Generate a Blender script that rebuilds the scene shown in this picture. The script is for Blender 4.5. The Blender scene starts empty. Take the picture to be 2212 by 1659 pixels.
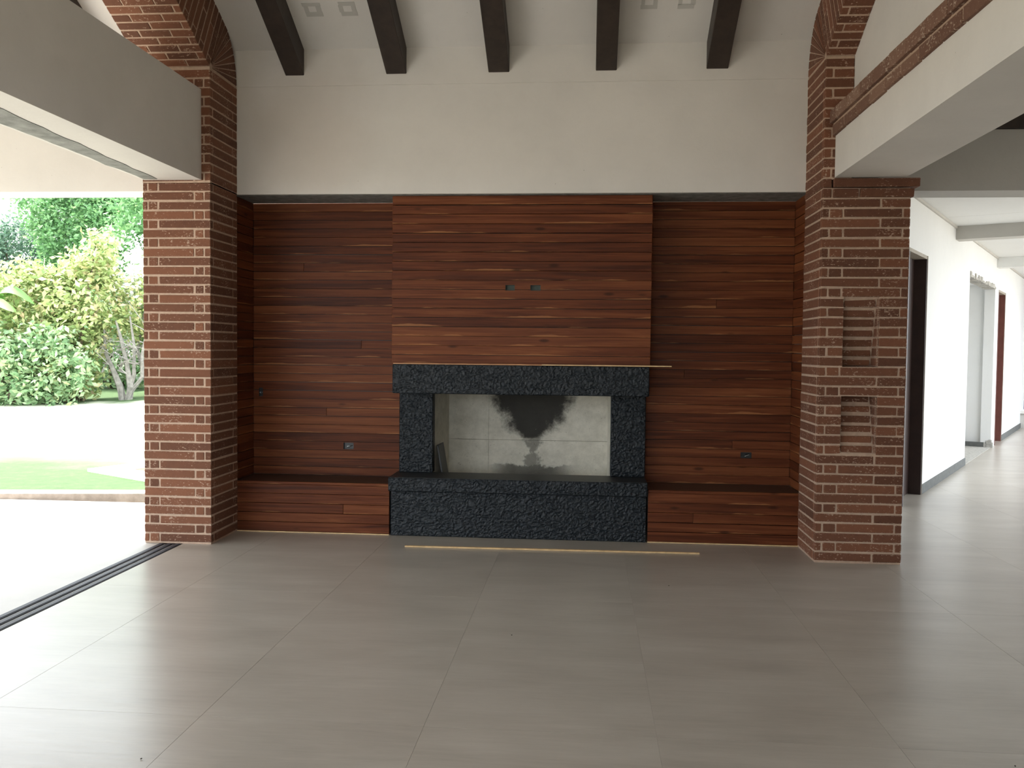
import bpy, bmesh, math, random
import numpy as np
from mathutils import Vector, Matrix
R = random.Random(7)
S = bpy.context.scene
C = S.collection

# ------------------------------------------------------------------ camera
cd = bpy.data.cameras.new('camera'); cam = bpy.data.objects.new('camera', cd); C.objects.link(cam)
FW = Vector((-0.08383842, 0.99571367, -0.03905654)); RT = Vector((0.9963879, 0.08429734, 0.01025242)); UP = Vector((-0.01350084, 0.03805592, 0.9991844))
cam.matrix_world = Matrix(((RT.x, UP.x, -FW.x, 0), (RT.y, UP.y, -FW.y, 0), (RT.z, UP.z, -FW.z, 1.5), (0, 0, 0, 1)))
cd.sensor_width = 36; cd.lens = 31.011; cd.clip_end = 500
S.camera = cam

# ------------------------------------------------------------------ light
w = bpy.data.worlds.new('world'); S.world = w; w.use_nodes = True
wn = w.node_tree.nodes; wl = w.node_tree.links
bg = wn['Background']
tc = wn.new('ShaderNodeTexCoord'); sp = wn.new('ShaderNodeSeparateXYZ'); mr = wn.new('ShaderNodeMapRange')
cr = wn.new('ShaderNodeValToRGB')
wl.new(tc.outputs['Generated'], sp.inputs[0]); wl.new(sp.outputs['Z'], mr.inputs['Value'])
mr.inputs['From Min'].default_value = -0.1; mr.inputs['From Max'].default_value = 1.0
wl.new(mr.outputs[0], cr.inputs[0])
cr.color_ramp.elements[0].position = 0.08; cr.color_ramp.elements[0].color = (0.80, 0.86, 0.92, 1)
cr.color_ramp.elements[1].position = 1.0; cr.color_ramp.elements[1].color = (0.95, 1.0, 1.05, 1)
wl.new(cr.outputs[0], bg.inputs[0]); bg.inputs[1].default_value = 1.0
sl = bpy.data.lights.new('sun', 'SUN'); sun = bpy.data.objects.new('sun', sl); C.objects.link(sun)
sl.energy = 3.2; sl.angle = math.radians(12); sl.color = (1.0, 0.96, 0.88)
sun.rotation_euler = Vector((-0.55, 0.15, 0.82)).to_track_quat('Z', 'Y').to_euler()   # high in the sky beyond the patio
S.view_settings.view_transform = 'Standard'; S.view_settings.look = 'None'
S.view_settings.gamma = 1; S.view_settings.use_curve_mapping = False
S.view_settings.exposure = 2.5
S.cycles.max_bounces = 10; S.cycles.diffuse_bounces = 7; S.cycles.glossy_bounces = 4
S.cycles.transmission_bounces = 4; S.cycles.caustics_reflective = False; S.cycles.caustics_refractive = False
S.cycles.use_denoising = True
S.cycles.sample_clamp_indirect = 8

# ------------------------------------------------------------------ key measures (metres)
YW, YC, YB = 6.93, 6.42, 7.337
XL0, XL1, XR0, XR1 = -3.34, -2.815, 1.642, 2.242
ZL, ZJ, TAN, ZS = 2.722, 3.86, 0.524, 3.575
YR = 2.9                                        # ridge of the roof
def ceil_z(y): return ZJ + TAN * (YW - y) if y >= YR else ZJ + TAN * (YW - YR) - TAN * (YR - y)

# ------------------------------------------------------------------ material helpers
class NT:
    def __init__(s, name):
        s.m = bpy.data.materials.new(name); s.m.use_nodes = True
        s.t = s.m.node_tree; s.b = s.t.nodes['Principled BSDF']; s.x = 0
    def n(s, typ, **kw):
        q = s.t.nodes.new('ShaderNode' + typ)
        for k, v in kw.items(): setattr(q, k, v)
        return q
    def l(s, a, b): s.t.links.new(a, b)
    def put(s, sock, v):
        if hasattr(v, 'links') or hasattr(v, 'is_linked'): s.l(v, sock)
        else: sock.default_value = v
    def pos(s): return s.n('NewGeometry').outputs['Position']
    def obj(s): return s.n('TexCoord').outputs['Object']
    def scale(s, vec, sc, off=None):
        q = s.n('Mapping'); s.l(vec, q.inputs[0]); q.inputs['Scale'].default_value = sc
        if off is not None: s.put(q.inputs['Location'], off)
        return q.outputs[0]
    def noise(s, vec, sc=5, det=4, rough=.5, dist=0, col=False):
        q = s.n('TexNoise'); s.l(vec, q.inputs['Vector'])
        q.inputs['Scale'].default_value = sc; q.inputs['Detail'].default_value = det
        q.inputs['Roughness'].default_value = rough; q.inputs['Distortion'].default_value = dist
        return q.outputs['Color' if col else 'Fac']
    def math(s, op, a, b=None, c=None, clamp=False):
        q = s.n('Math', operation=op, use_clamp=clamp); s.put(q.inputs[0], a)
        if b is not None: s.put(q.inputs[1], b)
        if c is not None: s.put(q.inputs[2], c)
        return q.outputs[0]
    def vm(s, op, a, b=None):
        q = s.n('VectorMath', operation=op); s.put(q.inputs[0], a)
        if b is not None: s.put(q.inputs[1], b)
        return q.outputs['Value' if op in ('LENGTH', 'DOT_PRODUCT', 'DISTANCE') else 0]
    def ramp(s, f, stops, interp='LINEAR'):
        q = s.n('ValToRGB'); s.l(f, q.inputs[0]); q.color_ramp.interpolation = interp
        e = q.color_ramp.elements
        while len(e) < len(stops): e.new(.5)
        for i, (p, c) in enumerate(stops):
            e[i].position = p; e[i].color = (*c, 1) if len(c) == 3 else c
        return q.outputs[0]
    def step(s, f, a, b): 
        q = s.n('MapRange', interpolation_type='SMOOTHSTEP'); s.put(q.inputs[0], f)
        s.put(q.inputs[1], a); s.put(q.inputs[2], b)
        return q.outputs[0]
    def mix(s, f, a, b, mode='MIX'):
        q = s.n('Mix', data_type='RGBA', blend_type=mode)
        s.put(q.inputs[0], f)
        for k, v in ((6, a), (7, b)):
            if isinstance(v, tuple) and len(v) == 3: v = (*v, 1)
            s.put(q.inputs[k], v)
        return q.outputs[2]
    def bump(s, h, strength=.3, dist=.01):
        q = s.n('Bump'); s.l(h, q.inputs['Height']); q.inputs['Strength'].default_value = strength
        q.inputs['Distance'].default_value = dist; s.l(q.outputs[0], s.b.inputs['Normal'])
    def col(s, v): s.put(s.b.inputs['Base Color'], (*v, 1) if isinstance(v, tuple) and len(v) == 3 else v)
    def rough(s, v): s.put(s.b.inputs['Roughness'], v)
    def rnd(s): return s.n('ObjectInfo').outputs['Random']

def flat(name, c, rough=.6, var=.12, sc=8, bump=0, metal=0):
    a = NT(name); p = a.pos(); f = a.noise(p, sc, 5, .6)
    d = tuple(x * (1 - var) for x in c); e = tuple(min(1, x * (1 + var)) for x in c)
    a.col(a.ramp(f, [(.3, d), (.7, e)])); a.rough(rough); a.b.inputs['Metallic'].default_value = metal
    if bump: a.bump(a.noise(p, sc * 12, 5, .6), .4, bump)
    return a.m

def plaster(name, c, dirt=.12, tint=None):
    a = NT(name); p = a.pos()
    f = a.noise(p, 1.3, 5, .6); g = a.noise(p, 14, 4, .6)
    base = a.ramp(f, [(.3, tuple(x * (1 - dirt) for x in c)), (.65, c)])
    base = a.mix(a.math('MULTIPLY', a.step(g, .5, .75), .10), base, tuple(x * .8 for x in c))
    if tint:
        for (cx, cy, cz, rad, sc_, amt) in tint:
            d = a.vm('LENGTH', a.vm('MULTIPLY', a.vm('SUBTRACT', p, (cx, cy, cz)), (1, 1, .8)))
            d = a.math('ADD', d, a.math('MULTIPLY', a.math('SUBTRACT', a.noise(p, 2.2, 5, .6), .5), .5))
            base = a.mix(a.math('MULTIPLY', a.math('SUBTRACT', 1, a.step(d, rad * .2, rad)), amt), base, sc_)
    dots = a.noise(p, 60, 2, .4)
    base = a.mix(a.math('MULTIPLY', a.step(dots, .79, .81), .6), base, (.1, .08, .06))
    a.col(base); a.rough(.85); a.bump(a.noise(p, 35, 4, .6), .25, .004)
    return a.m

M = {}
M['plaster'] = plaster('off_white_plaster', (.70, .675, .635), .10, [(-2.25, 6.93, 3.3, .75, (.52, .45, .39), .45)])  # one soft warm-brown patch toward the left of the upper wall
M['ceiling'] = plaster('white_ceiling_paint', (.68, .66, .63), .08)
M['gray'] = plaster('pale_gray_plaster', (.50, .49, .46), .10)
M['hall'] = plaster('clean_white_paint', (.70, .71, .705), .04)
M['cement'] = flat('bare_cement', (.20, .205, .195), .9, .35, 14, .004)
M['cement_lt'] = flat('rough_mortar_gray', (.40, .39, .36), .9, .3, 25, .006)
M['cement_mid'] = flat('trowelled_grey_cement', (.23, .235, .22), .9, .35, 9, .004)
M['baseboard'] = flat('gray_cement_skirting', (.10, .105, .10), .8, .2, 20, .003)
M['beam'] = flat('dark_stained_timber', (.028, .018, .013), .55, .35, 12, .002)
M['door'] = flat('dark_door_wood', (.035, .018, .014), .45, .25, 9, .001)
M['redwood'] = flat('red_brown_door_wood', (.13, .045, .035), .45, .2, 9, .001)
M['paleframe'] = flat('unpainted_frame_edge', (.30, .27, .22), .7, .2, 20, .001)
M['black'] = flat('black_plastic', (.012, .014, .014), .4, .2, 30)
M['darkbox'] = flat('dark_green_box', (.05, .065, .05), .6, .3, 30)
M['steel'] = flat('dull_metal', (.45, .46, .46), .35, .1, 30, 0, 1)
M['track'] = flat('dark_anodised_metal', (.045, .047, .062), .6, .15, 40, 0, 0)
M['trackgap'] = flat('pale_track_infill', (.72, .73, .74), .5, .1, 30)
M['curb'] = flat('brown_curb_cement', (.30, .25, .21), .9, .25, 12, .004)
M['pale_concrete'] = flat('pale_concrete', (.62, .61, .58), .85, .1, 6, .003)
M['terrain'] = flat('distant_grass', (.30, .27, .22), .95, .3, 3)
M['soil'] = flat('brown_soil', (.16, .10, .06), .95, .3, 20, .01)
M['palewood'] = flat('fresh_sawn_pine', (.62, .43, .22), .6, .2, 18, .001)
M['plywood'] = flat('orange_board_wood', (.62, .33, .16), .6, .15, 10, .001)
M['crumb'] = flat('dark_crumb', (.05, .04, .03), .9, .3, 80)

def brick_material(name, cols, mort, amount=1.0):
    a = NT(name); o = a.obj(); p = a.pos()
    half = a.n('Attribute', attribute_name='half').outputs['Vector']
    nrm = a.n('VectorTransform', vector_type='NORMAL', convert_from='WORLD', convert_to='OBJECT')
    a.l(a.n('NewGeometry').outputs['True Normal'], nrm.inputs[0])
    an = a.vm('MULTIPLY', a.vm('MAXIMUM', a.vm('SUBTRACT', a.vm('ABSOLUTE', nrm.outputs[0]), (.55, .55, .55)), (0, 0, 0)), (30, 30, 30))
    e = a.vm('ADD', a.vm('SUBTRACT', half, a.vm('ABSOLUTE', o)), an)
    sx = a.n('SeparateXYZ'); a.l(e, sx.inputs[0])
    d = a.math('MINIMUM', a.math('MINIMUM', sx.outputs[0], sx.outputs[1]), sx.outputs[2])
    r = a.noise(a.scale(p, (1, 1, 1.3)), 120, 5, .7)
    d2 = a.math('ADD', d, a.math('MULTIPLY', a.math('SUBTRACT', r, .5), .019 * amount))
    edge = a.math('SUBTRACT', 1, a.step(d2, .0022, .0042))
    sm = a.noise(a.scale(p, (1, 1, 1.9)), 48, 5, .65); big = a.noise(p, 5, 3, .5)
    speck = a.step(a.math('ADD', sm, a.math('MULTIPLY', a.math('SUBTRACT', big, .5), .38)), 0.615, .655)
    mask = a.math('MAXIMUM', edge, a.math('MULTIPLY', speck, .75 * amount))
    c = a.ramp(a.math('ADD', a.math('MULTIPLY', a.rnd(), .55), a.math('MULTIPLY', a.noise(p, 20, 5, .7), .45)), [(.2, cols[0]), (.5, cols[1]), (.8, cols[2])])
    a.col(a.mix(mask, c, mort)); a.rough(.9)
    a.bump(a.math('ADD', a.noise(p, 130, 4, .7), a.math('MULTIPLY', mask, .5)), .5, .003)
    return a.m
MORT = (.46, .33, .245)
M['brick'] = brick_material('red_clay_brick', ((.105, .040, .020), (.150, .058, .029), (.200, .077, .038)), MORT)
M['brick_dusty'] = brick_material('worn_clay_brick', ((.135, .065, .042), (.19, .10, .066), (.24, .14, .095)), (.46, .36, .285), 1.2)
def mortar_mat():
    a = NT('pinkish_mortar'); p = a.pos()
    a.col(a.ramp(a.noise(p, 30, 5, .6), [(.3, tuple(x * .86 for x in MORT)), (.7, tuple(x * 1.1 for x in MORT))])); a.rough(.95)
    a.bump(a.noise(p, 120, 4, .6), .5, .003); return a.m
M['mortar'] = mortar_mat()

def wood_mat(name, tones, axis=0, gloss=.42, streak=(.42, .19, .075)):
    a = NT(name); o = a.pos(); r = a.rnd()
    off = a.n('CombineXYZ'); a.l(a.math('MULTIPLY', r, 37.0), off.inputs[0]); a.l(a.math('MULTIPLY', r, 91.0), off.inputs[1]); a.l(a.math('MULTIPLY', r, 53.0), off.inputs[2])
    s1 = [22, 22, 22]; s1[axis] = .9
    s2 = [90, 90, 90]; s2[axis] = 2.2
    v1 = a.scale(o, tuple(s1), off.outputs[0]); v2 = a.scale(o, tuple(s2), off.outputs[0])
    g = a.noise(v1, 1, 5, .65, .6); h = a.noise(v2, 1, 4, .6)
    tone = a.math('ADD', a.math('ADD', a.math('MULTIPLY', r, .24), a.math('MULTIPLY', g, .80)), a.math('MULTIPLY', h, .30))
    c = a.ramp(tone, [(.46, tones[0]), (.64, tones[1]), (.90, tones[2])])
    # pale sapwood along one edge of some planks
    half = a.n('Attribute', attribute_name='half').outputs['Vector']; ob = a.obj()
    so = a.n('SeparateXYZ'); a.l(ob, so.inputs[0]); sh = a.n('SeparateXYZ'); a.l(half, sh.inputs[0])
    ez = a.math('ADD', so.outputs[2], sh.outputs[2])
    wv = [3, 3, 3]; wv[axis] = 1.6
    wave = a.math('SUBTRACT', a.noise(a.scale(o, tuple(wv), off.outputs[0]), 1, 4, .55), .52)
    lim = a.math('ADD', .001, a.math('MULTIPLY', wave, .11))
    sap = a.math('SUBTRACT', 1, a.step(ez, a.math('SUBTRACT', lim, .004), a.math('ADD', lim, .001)))
    sap = a.math('MULTIPLY', sap, a.math('ADD', .25, a.math('MULTIPLY', h, .9)), None, True)
    c = a.mix(a.math('MULTIPLY', sap, .62), c, streak)
    kn = a.n('TexVoronoi'); kv = [7, 7, 7]; kv[axis] = 2.2
    a.l(a.scale(o, tuple(kv), off.outputs[0]), kn.inputs['Vector']); kn.inputs['Scale'].default_value = 1
    c = a.mix(a.math('MULTIPLY', a.math('SUBTRACT', 1, a.step(kn.outputs['Distance'], .04, .13)), .7), c, tuple(x * .35 for x in tones[0]))
    a.col(c); a.rough(a.math('ADD', gloss - .05, a.math('MULTIPLY', g, .18)))
    a.bump(h, .25, .0012); a.b.inputs['Specular IOR Level'].default_value = .13; return a.m
TEAK = ((.052, .0135, .0055), (.112, .031, .0115), (.21, .070, .026))
M['teak'] = wood_mat('oiled_teak_planks', TEAK)
M['teak_y'] = wood_mat('oiled_teak_side_planks', TEAK, 1)
M['teakdark'] = flat('dark_teak_board', (.055, .030, .019), .5, .25, 6, .001)

def granite_mat():
    a = NT('leathered_black_granite'); p = a.pos()
    wv = a.vm('ADD', p, a.vm('MULTIPLY', a.vm('SUBTRACT', a.noise(p, 14, 3, .5, 0, True), (.5, .5, .5)), (.07, .07, .07)))
    v = a.n('TexVoronoi', feature='SMOOTH_F1'); a.l(a.scale(wv, (1, 1, 1.35)), v.inputs['Vector']); v.inputs['Scale'].default_value = 46
    f = a.noise(wv, 40, 5, .7)
    a.col(a.ramp(f, [(.35, (.004, .0065, .009)), (.6, (.008, .0125, .017)), (.8, (.034, .046, .058))]))
    a.rough(a.math('ADD', .36, a.math('MULTIPLY', f, .25))); a.b.inputs['Specular IOR Level'].default_value = .36
    a.bump(a.math('ADD', v.outputs['Distance'], a.math('MULTIPLY', f, .35)), .9, .016); return a.m
M['granite'] = granite_mat()
M['granite_top'] = flat('flat_granite_top', (.020, .020, .020), .45, .3, 40)

def firebox_mat():
    a = NT('sooty_refractory_cement'); p = a.pos(); s = a.n('SeparateXYZ'); a.l(p, s.inputs[0])
    X, Z = s.outputs[0], s.outputs[2]
    base = a.ramp(a.noise(p, 9, 6, .7), [(.3, (.46, .44, .37)), (.7, (.66, .63, .54))])
    base = a.mix(a.math('MULTIPLY', a.step(a.noise(p, 70, 3, .6), .66, .72), .6), base, (.16, .15, .12))
    n1 = a.math('SUBTRACT', a.noise(p, 7, 6, .72), .5); n2 = a.math('SUBTRACT', a.noise(p, 26, 5, .7), .5)
    # plume: half width grows with height above z=.70
    hw = a.math('ADD', .06, a.math('MULTIPLY', a.math('SQRT', a.math('MAXIMUM', a.math('SUBTRACT', Z, .72), 0)), .54))
    dx = a.math('ABSOLUTE', a.math('SUBTRACT', X, -.47))
    d = a.math('ADD', a.math('SUBTRACT', dx, hw), a.math('ADD', a.math('MULTIPLY', n1, .30), a.math('MULTIPLY', n2, .12)))
    up = a.step(Z, .66, .74)
    plume = a.math('MULTIPLY', a.math('SUBTRACT', 1, a.step(d, -.11, .05)), up)
    low = a.math('ADD', a.math('SUBTRACT', a.math('ABSOLUTE', a.math('SUBTRACT', X, a.math('ADD', -.62, a.math('MULTIPLY', Z, .28)))), .045), a.math('MULTIPLY', n1, .45))
    lower = a.math('MULTIPLY', a.math('SUBTRACT', 1, a.step(low, -.03, .03)), .6)
    fl = a.math('ADD', a.math('SUBTRACT', Z, .475), a.math('MULTIPLY', n1, .16))
    floor = a.math('MULTIPLY', a.math('MULTIPLY', a.math('SUBTRACT', 1, a.step(fl, -.005, .02)), a.math('SUBTRACT', 1, a.step(dx, .15, .45))), .75)
    core = a.math('MULTIPLY', a.math('SUBTRACT', 1, a.step(a.math('SUBTRACT', dx, a.math('MULTIPLY', hw, .7)), -.34, .12)), a.step(Z, .74, 1.16))
    m = a.math('MAXIMUM', a.math('MAXIMUM', a.math('MULTIPLY', plume, .95), lower), a.math('MAXIMUM', floor, core))
    flake = a.math('MULTIPLY', a.step(n2, .17, .20), a.math('SUBTRACT', 1, a.step(a.math('ABSOLUTE', a.math('SUBTRACT', Z, .72)), .05, .13)))
    m = a.math('MULTIPLY', m, a.math('SUBTRACT', 1, a.math('MULTIPLY', flake, .8)))
    a.col(a.mix(m, base, (.010, .009, .008))); a.rough(.95); a.bump(a.noise(p, 60, 5, .7), .5, .003); return a.m
M['firebox'] = firebox_mat()

def tile_mat():
    a = NT('greige_porcelain_tile'); p = a.pos(); r = a.rnd()
    off = a.n('CombineXYZ'); a.l(a.math('MULTIPLY', r, 20), off.inputs[0]); a.l(a.math('MULTIPLY', r, 47), off.inputs[1])
    v = a.scale(p, (1.0, 3.4, 1), off.outputs[0])
    f = a.noise(v, 1.1, 6, .62, .4); g = a.noise(a.scale(p, (2.2, 26, 1), off.outputs[0]), 1.4, 5, .7)
    t = a.math('ADD', a.math('MULTIPLY', f, .65), a.math('MULTIPLY', g, .35))
    a.col(a.ramp(t, [(.32, (.33, .298, .257)), (.5, (.40, .366, .318)), (.68, (.47, .434, .382))]))
    a.rough(a.math('ADD', .24, a.math('MULTIPLY', g, .14))); a.b.inputs['Specular IOR Level'].default_value = .8
    a.bump(g, .06, .002); return a.m
M['tile'] = tile_mat()
M['grout'] = flat('pale_grout', (.42, .385, .34), .8, .1, 30)
M['patio'] = flat('pale_patio_tile', (.50, .48, .45), .5, .06, 3)

def ground_mat():
    a = NT('lawn_and_gravel'); p = a.pos(); s = a.n('SeparateXYZ'); a.l(p, s.inputs[0])
    n = a.noise(p, .8, 5, .6)
    grass = a.ramp(a.noise(p, 9, 6, .75), [(.3, (.034, .072, .020)), (.55, (.050, .098, .028)), (.75, (.085, .135, .042))])
    glare = (.66, .66, .54)  # sun glare on the far lawn, painted in as a pale band
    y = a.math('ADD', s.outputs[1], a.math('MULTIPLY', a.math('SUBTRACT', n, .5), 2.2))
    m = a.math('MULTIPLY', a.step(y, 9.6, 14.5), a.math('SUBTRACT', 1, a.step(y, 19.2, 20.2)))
    a.col(a.mix(m, grass, glare)); a.rough(.95); a.bump(a.noise(p, 60, 4, .8), .6, .02); return a.m
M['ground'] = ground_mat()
def leaf_mat(name, c0, c1, c2=None):
    a = NT(name); at = a.n('Attribute', attribute_name='tone').outputs['Fac']
    st = [(.15, c0), (.7, c1)] + ([(.97, c2)] if c2 else [])
    c = a.ramp(at, st); a.col(c); a.rough(.5)
    tr = a.n('BsdfTranslucent'); a.l(c, tr.inputs[0]); mx = a.n('MixShader'); mx.inputs[0].default_value = .35
    a.l(a.b.outputs[0], mx.inputs[1]); a.l(tr.outputs[0], mx.inputs[2])
    a.l(mx.outputs[0], a.t.nodes['Material Output'].inputs['Surface']); return a.m
M['leaf_lime'] = leaf_mat('lime_green_leaves', (.20, .30, .10), (.50, .56, .26), (.68, .52, .34))
M['leaf_mid'] = leaf_mat('mid_green_leaves', (.14, .27, .12), (.38, .52, .30), (.56, .60, .32))
M['leaf_dark'] = leaf_mat('blue_green_leaves', (.07, .14, .10), (.15, .26, .17), (.24, .36, .20))
M['leaf_tree'] = leaf_mat('fresh_tree_leaves', (.10, .23, .09), (.21, .40, .17), (.32, .50, .22))
M['banana'] = leaf_mat('banana_leaf', (.10, .24, .06), (.16, .34, .09))
M['blossom'] = leaf_mat('white_blossom', (.7, .7, .68), (.85, .85, .82))
M['bark_pale'] = flat('pale_lichen_bark', (.20, .19, .17), .9, .35, 12, .01)
M['bark'] = flat('brown_bark', (.13, .10, .07), .9, .3, 12, .01)
M['pane'] = flat('purple_tinted_pane', (.10, .075, .16), .15, .4, 3)

# ------------------------------------------------------------------ mesh helpers
def link(name, me, mat, parent=None, loc=None):
    o = bpy.data.objects.new(name, me); C.objects.link(o)
    if mat is not None and not me.materials: me.materials.append(mat)
    if loc is not None: o.location = loc
    if parent is not None: o.parent = parent
    return o
def tag(o, label, cat, group=None):
    o['label'] = label; o['category'] = cat
    if group: o['group'] = group
    return o
def thing(name, label, cat, loc=(0, 0, 0), group=None, rotz=0):
    o = bpy.data.objects.new(name, None); C.objects.link(o); o.location = loc; o.rotation_euler = (0, 0, rotz)
    o.empty_display_size = .1
    return tag(o, label, cat, group)
def struct(o): o['kind'] = 'structure'; return o

_box = {}
def box_mesh(dx, dy, dz, bev=.003, var=0, rag=0.0):
    key = (round(dx, 3), round(dy, 3), round(dz, 3), bev, var, rag)
    if key in _box: return _box[key]
    bm = bmesh.new(); bmesh.ops.create_cube(bm, size=1)
    rr = random.Random(hash(key) & 0xffff)
    for v in bm.verts:
        v.co = Vector((v.co.x * dx, v.co.y * dy, v.co.z * dz))
        if rag: v.co += Vector((rr.uniform(-rag, rag), rr.uniform(-rag, rag), rr.uniform(-rag, rag)))
    if bev: bmesh.ops.bevel(bm, geom=bm.edges[:], offset=min(bev, dx * .3, dy * .3, dz * .3), segments=1, affect='EDGES')
    me = bpy.data.meshes.new('piece'); bm.to_mesh(me); bm.free()
    at = me.attributes.new('half', 'FLOAT_VECTOR', 'POINT')
    at.data.foreach_set('vector', np.tile([dx / 2, dy / 2, dz / 2], len(me.vertices)).astype('f'))
    _box[key] = me
    return me
def piece(name, lo, hi, mat, parent=None, bev=.003, var=0, rag=0.0, matrix=None):
    """box between two corners given in the parent's own axes relative to world (parents are unrotated)"""
    lo = Vector(lo); hi = Vector(hi); d = hi - lo; c = (lo + hi) / 2
    me = box_mesh(d.x, d.y, d.z, bev, var, rag)
    if me.materials and me.materials[0] != mat:
        k = (me.name, mat.name)
        if k not in _box: q = me.copy(); q.materials[0] = mat; _box[k] = q
        me = _box[k]
    o = link(name, me, mat, parent)
    if parent is not None: c = c - Vector(parent.location)
    o.location = c
    return o
class MB:
    def __init__(s): s.bm = bmesh.new()
    def box(s, lo, hi, M_=None):
        lo = Vector(lo); hi = Vector(hi); r = bmesh.ops.create_cube(s.bm, size=1)['verts']
        for v in r:
            v.co = Vector((lo[i] + (v.co[i] + .5) * (hi[i] - lo[i]) for i in range(3)))
            if M_ is not None: v.co = M_ @ v.co
        return s
    def prism(s, pts, a, b, axis):
        """polygon pts (in the two axes other than `axis`, in order) extruded a..b along axis"""
        def mk(p, t):
            q = list(p); q.insert(axis, t); return s.bm.verts.new(q)
        A = [mk(p, a) for p in pts]; B = [mk(p, b) for p in pts]
        s.bm.faces.new(A); s.bm.faces.new(B[::-1]); n = len(pts)
        for i in range(n): s.bm.faces.new((A[i], B[i], B[(i + 1) % n], A[(i + 1) % n]))
        return s
    def tube(s, pts, rad, seg=7):
        rings = []
        for i, p in enumerate(pts):
            p = Vector(p); d = (Vector(pts[min(i + 1, len(pts) - 1)]) - Vector(pts[max(i - 1, 0)])).normalized()
            u = d.orthogonal().normalized(); v = d.cross(u); r = rad[i] if isinstance(rad, (list, tuple)) else rad
            rings.append([s.bm.verts.new(p + (u * math.cos(2 * math.pi * k / seg) + v * math.sin(2 * math.pi * k / seg)) * r) for k in range(seg)])
        for a, b in zip(rings, rings[1:]):
            j0 = min(range(seg), key=lambda j: (b[j].co - a[0].co).length)
            for k in range(seg): s.bm.faces.new((a[k], a[(k + 1) % seg], b[(k + 1 + j0) % seg], b[(k + j0) % seg]))
        s.bm.faces.new(rings[0][::-1]); s.bm.faces.new(rings[-1]); return s
    def build(s, name, mat, parent=None, bev=0):
        bmesh.ops.recalc_face_normals(s.bm, faces=s.bm.faces[:])
        if bev: bmesh.ops.bevel(s.bm, geom=s.bm.edges[:], offset=bev, segments=1, affect='EDGES')
        me = bpy.data.meshes.new(name); s.bm.to_mesh(me); s.bm.free()
        o = link(name, me, mat, parent)
        if parent is not None: o.location = -Vector(parent.location)
        return o

# ------------------------------------------------------------------ roof, walls, ceilings (setting)
XE0, XE1 = -6.6, 1.90                   # the roof runs out over the patio
m = MB()
for y0, y1 in ((YW + .35, YR), (YR, -1.4)):
    z0 = ZJ + TAN * (YW - y0) if y0 >= YR else 0; za = ZJ - .35 * TAN if y0 > YR else ceil_z(YR); zb_ = ceil_z(y1)
    m.prism([(y0, za), (y1, zb_), (y1, zb_ + .16), (y0, za + .16)], XE0, XE1, 0)
struct(m.build('ceiling', M['ceiling']))
# back wall above the niche: lower band stands a few millimetres proud, with a fine ridge where they meet
m = MB(); m.box((XL1 - .5, YW, ZL), (XR0 + .15, YB, 3.574)); m.box((XL1 - .5, YW, 3.5735), (XR0 + .15, YB, ZJ + .12))
struct(m.build('wall_back', M['plaster']))
m = MB(); m.prism([(YW + .002, 3.5705), (YW - .003, 3.5725), (YW - .003, 3.5745), (YW + .002, 3.577)], XL1, XR0, 0)
struct(m.build('trim_1', M['plaster']))
m = MB(); m.box((XL1 - .03, YW + .02, ZL - .003), (XR0 + .03, YB, ZL)); struct(m.build('trim_2', M['cement']))  # shade under the lintel painted in as a dark gray strip
m = MB(); m.box((XL0, YW + .002, 0), (-2.858, YB + .2, ZL)); m.box((1.683, YW + .002, 0), (XR1, YB + .2, ZL)); m.box((XL1 - .5, YB + .026, ZL - .03), (XR1, YB + .2, ZL + .1)); m.box((XL1 - .5, YB + .03, 0), (XL0 + 2.07 , YB + .2, ZL)); m.box((.21, YB + .03, 0), (XR1, YB + .2, ZL)); m.box((XL0 + 2.07, YB + .03, 1.16), (.21, YB + .2, ZL)); m.box((XL0 + 2.07, YB + .03, 0), (.21, YB + .2, .34))
struct(m.build('wall_niche', M['cement']))
# right gable infill above the brick ledge
m = MB(); m.prism([(YC + .02, 3.165), (YC + .02, ZS + .3), (YR, ceil_z(YR) + .05), (-1.35, ceil_z(-1.35) + .05), (-1.35, 3.165)], 1.84, 2.05, 0)
m.box((1.84, YC + .02, 2.75), (2.05, YW, ZJ + .1))
struct(m.build('wall_right', M['plaster']))
# unseen rear and side-room walls; rear opening sized to tune the room light
m = MB(); m.box((-3.34, -1.35, 2.74), (2.2, -1.1, ceil_z(-1.2)))
m.box((-3.34, -1.35, 0), (-2.4, -1.1, 2.74)); m.box((.3, -1.35, 0), (2.24, -1.1, 2.74))
m.box((2.24, -1.35, 0), (7.0, -1.1, 3.8)); m.box((6.8, -1.1, 0), (7.0, 6.0, 3.8))
struct(m.build('wall_front', M['plaster']))
m = MB(); m.box((-3.32, -1.1, 0), (-2.9, .7, 2.74)); struct(m.build('wall_left', M['plaster']))  # unseen wall, added to cut light from the near end of the opening
m = MB(); m.prism([(-1.4, 2.742), (6.88, 2.742), (6.88, ZJ + .06), (YR, ceil_z(YR) + .06), (-1.4, ceil_z(-1.4) + .06)], -6.6, -6.4, 0)  # unseen gable end, added to block high light under the porch roof
struct(m.build('wall_porch_gable', M['plaster']))

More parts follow.
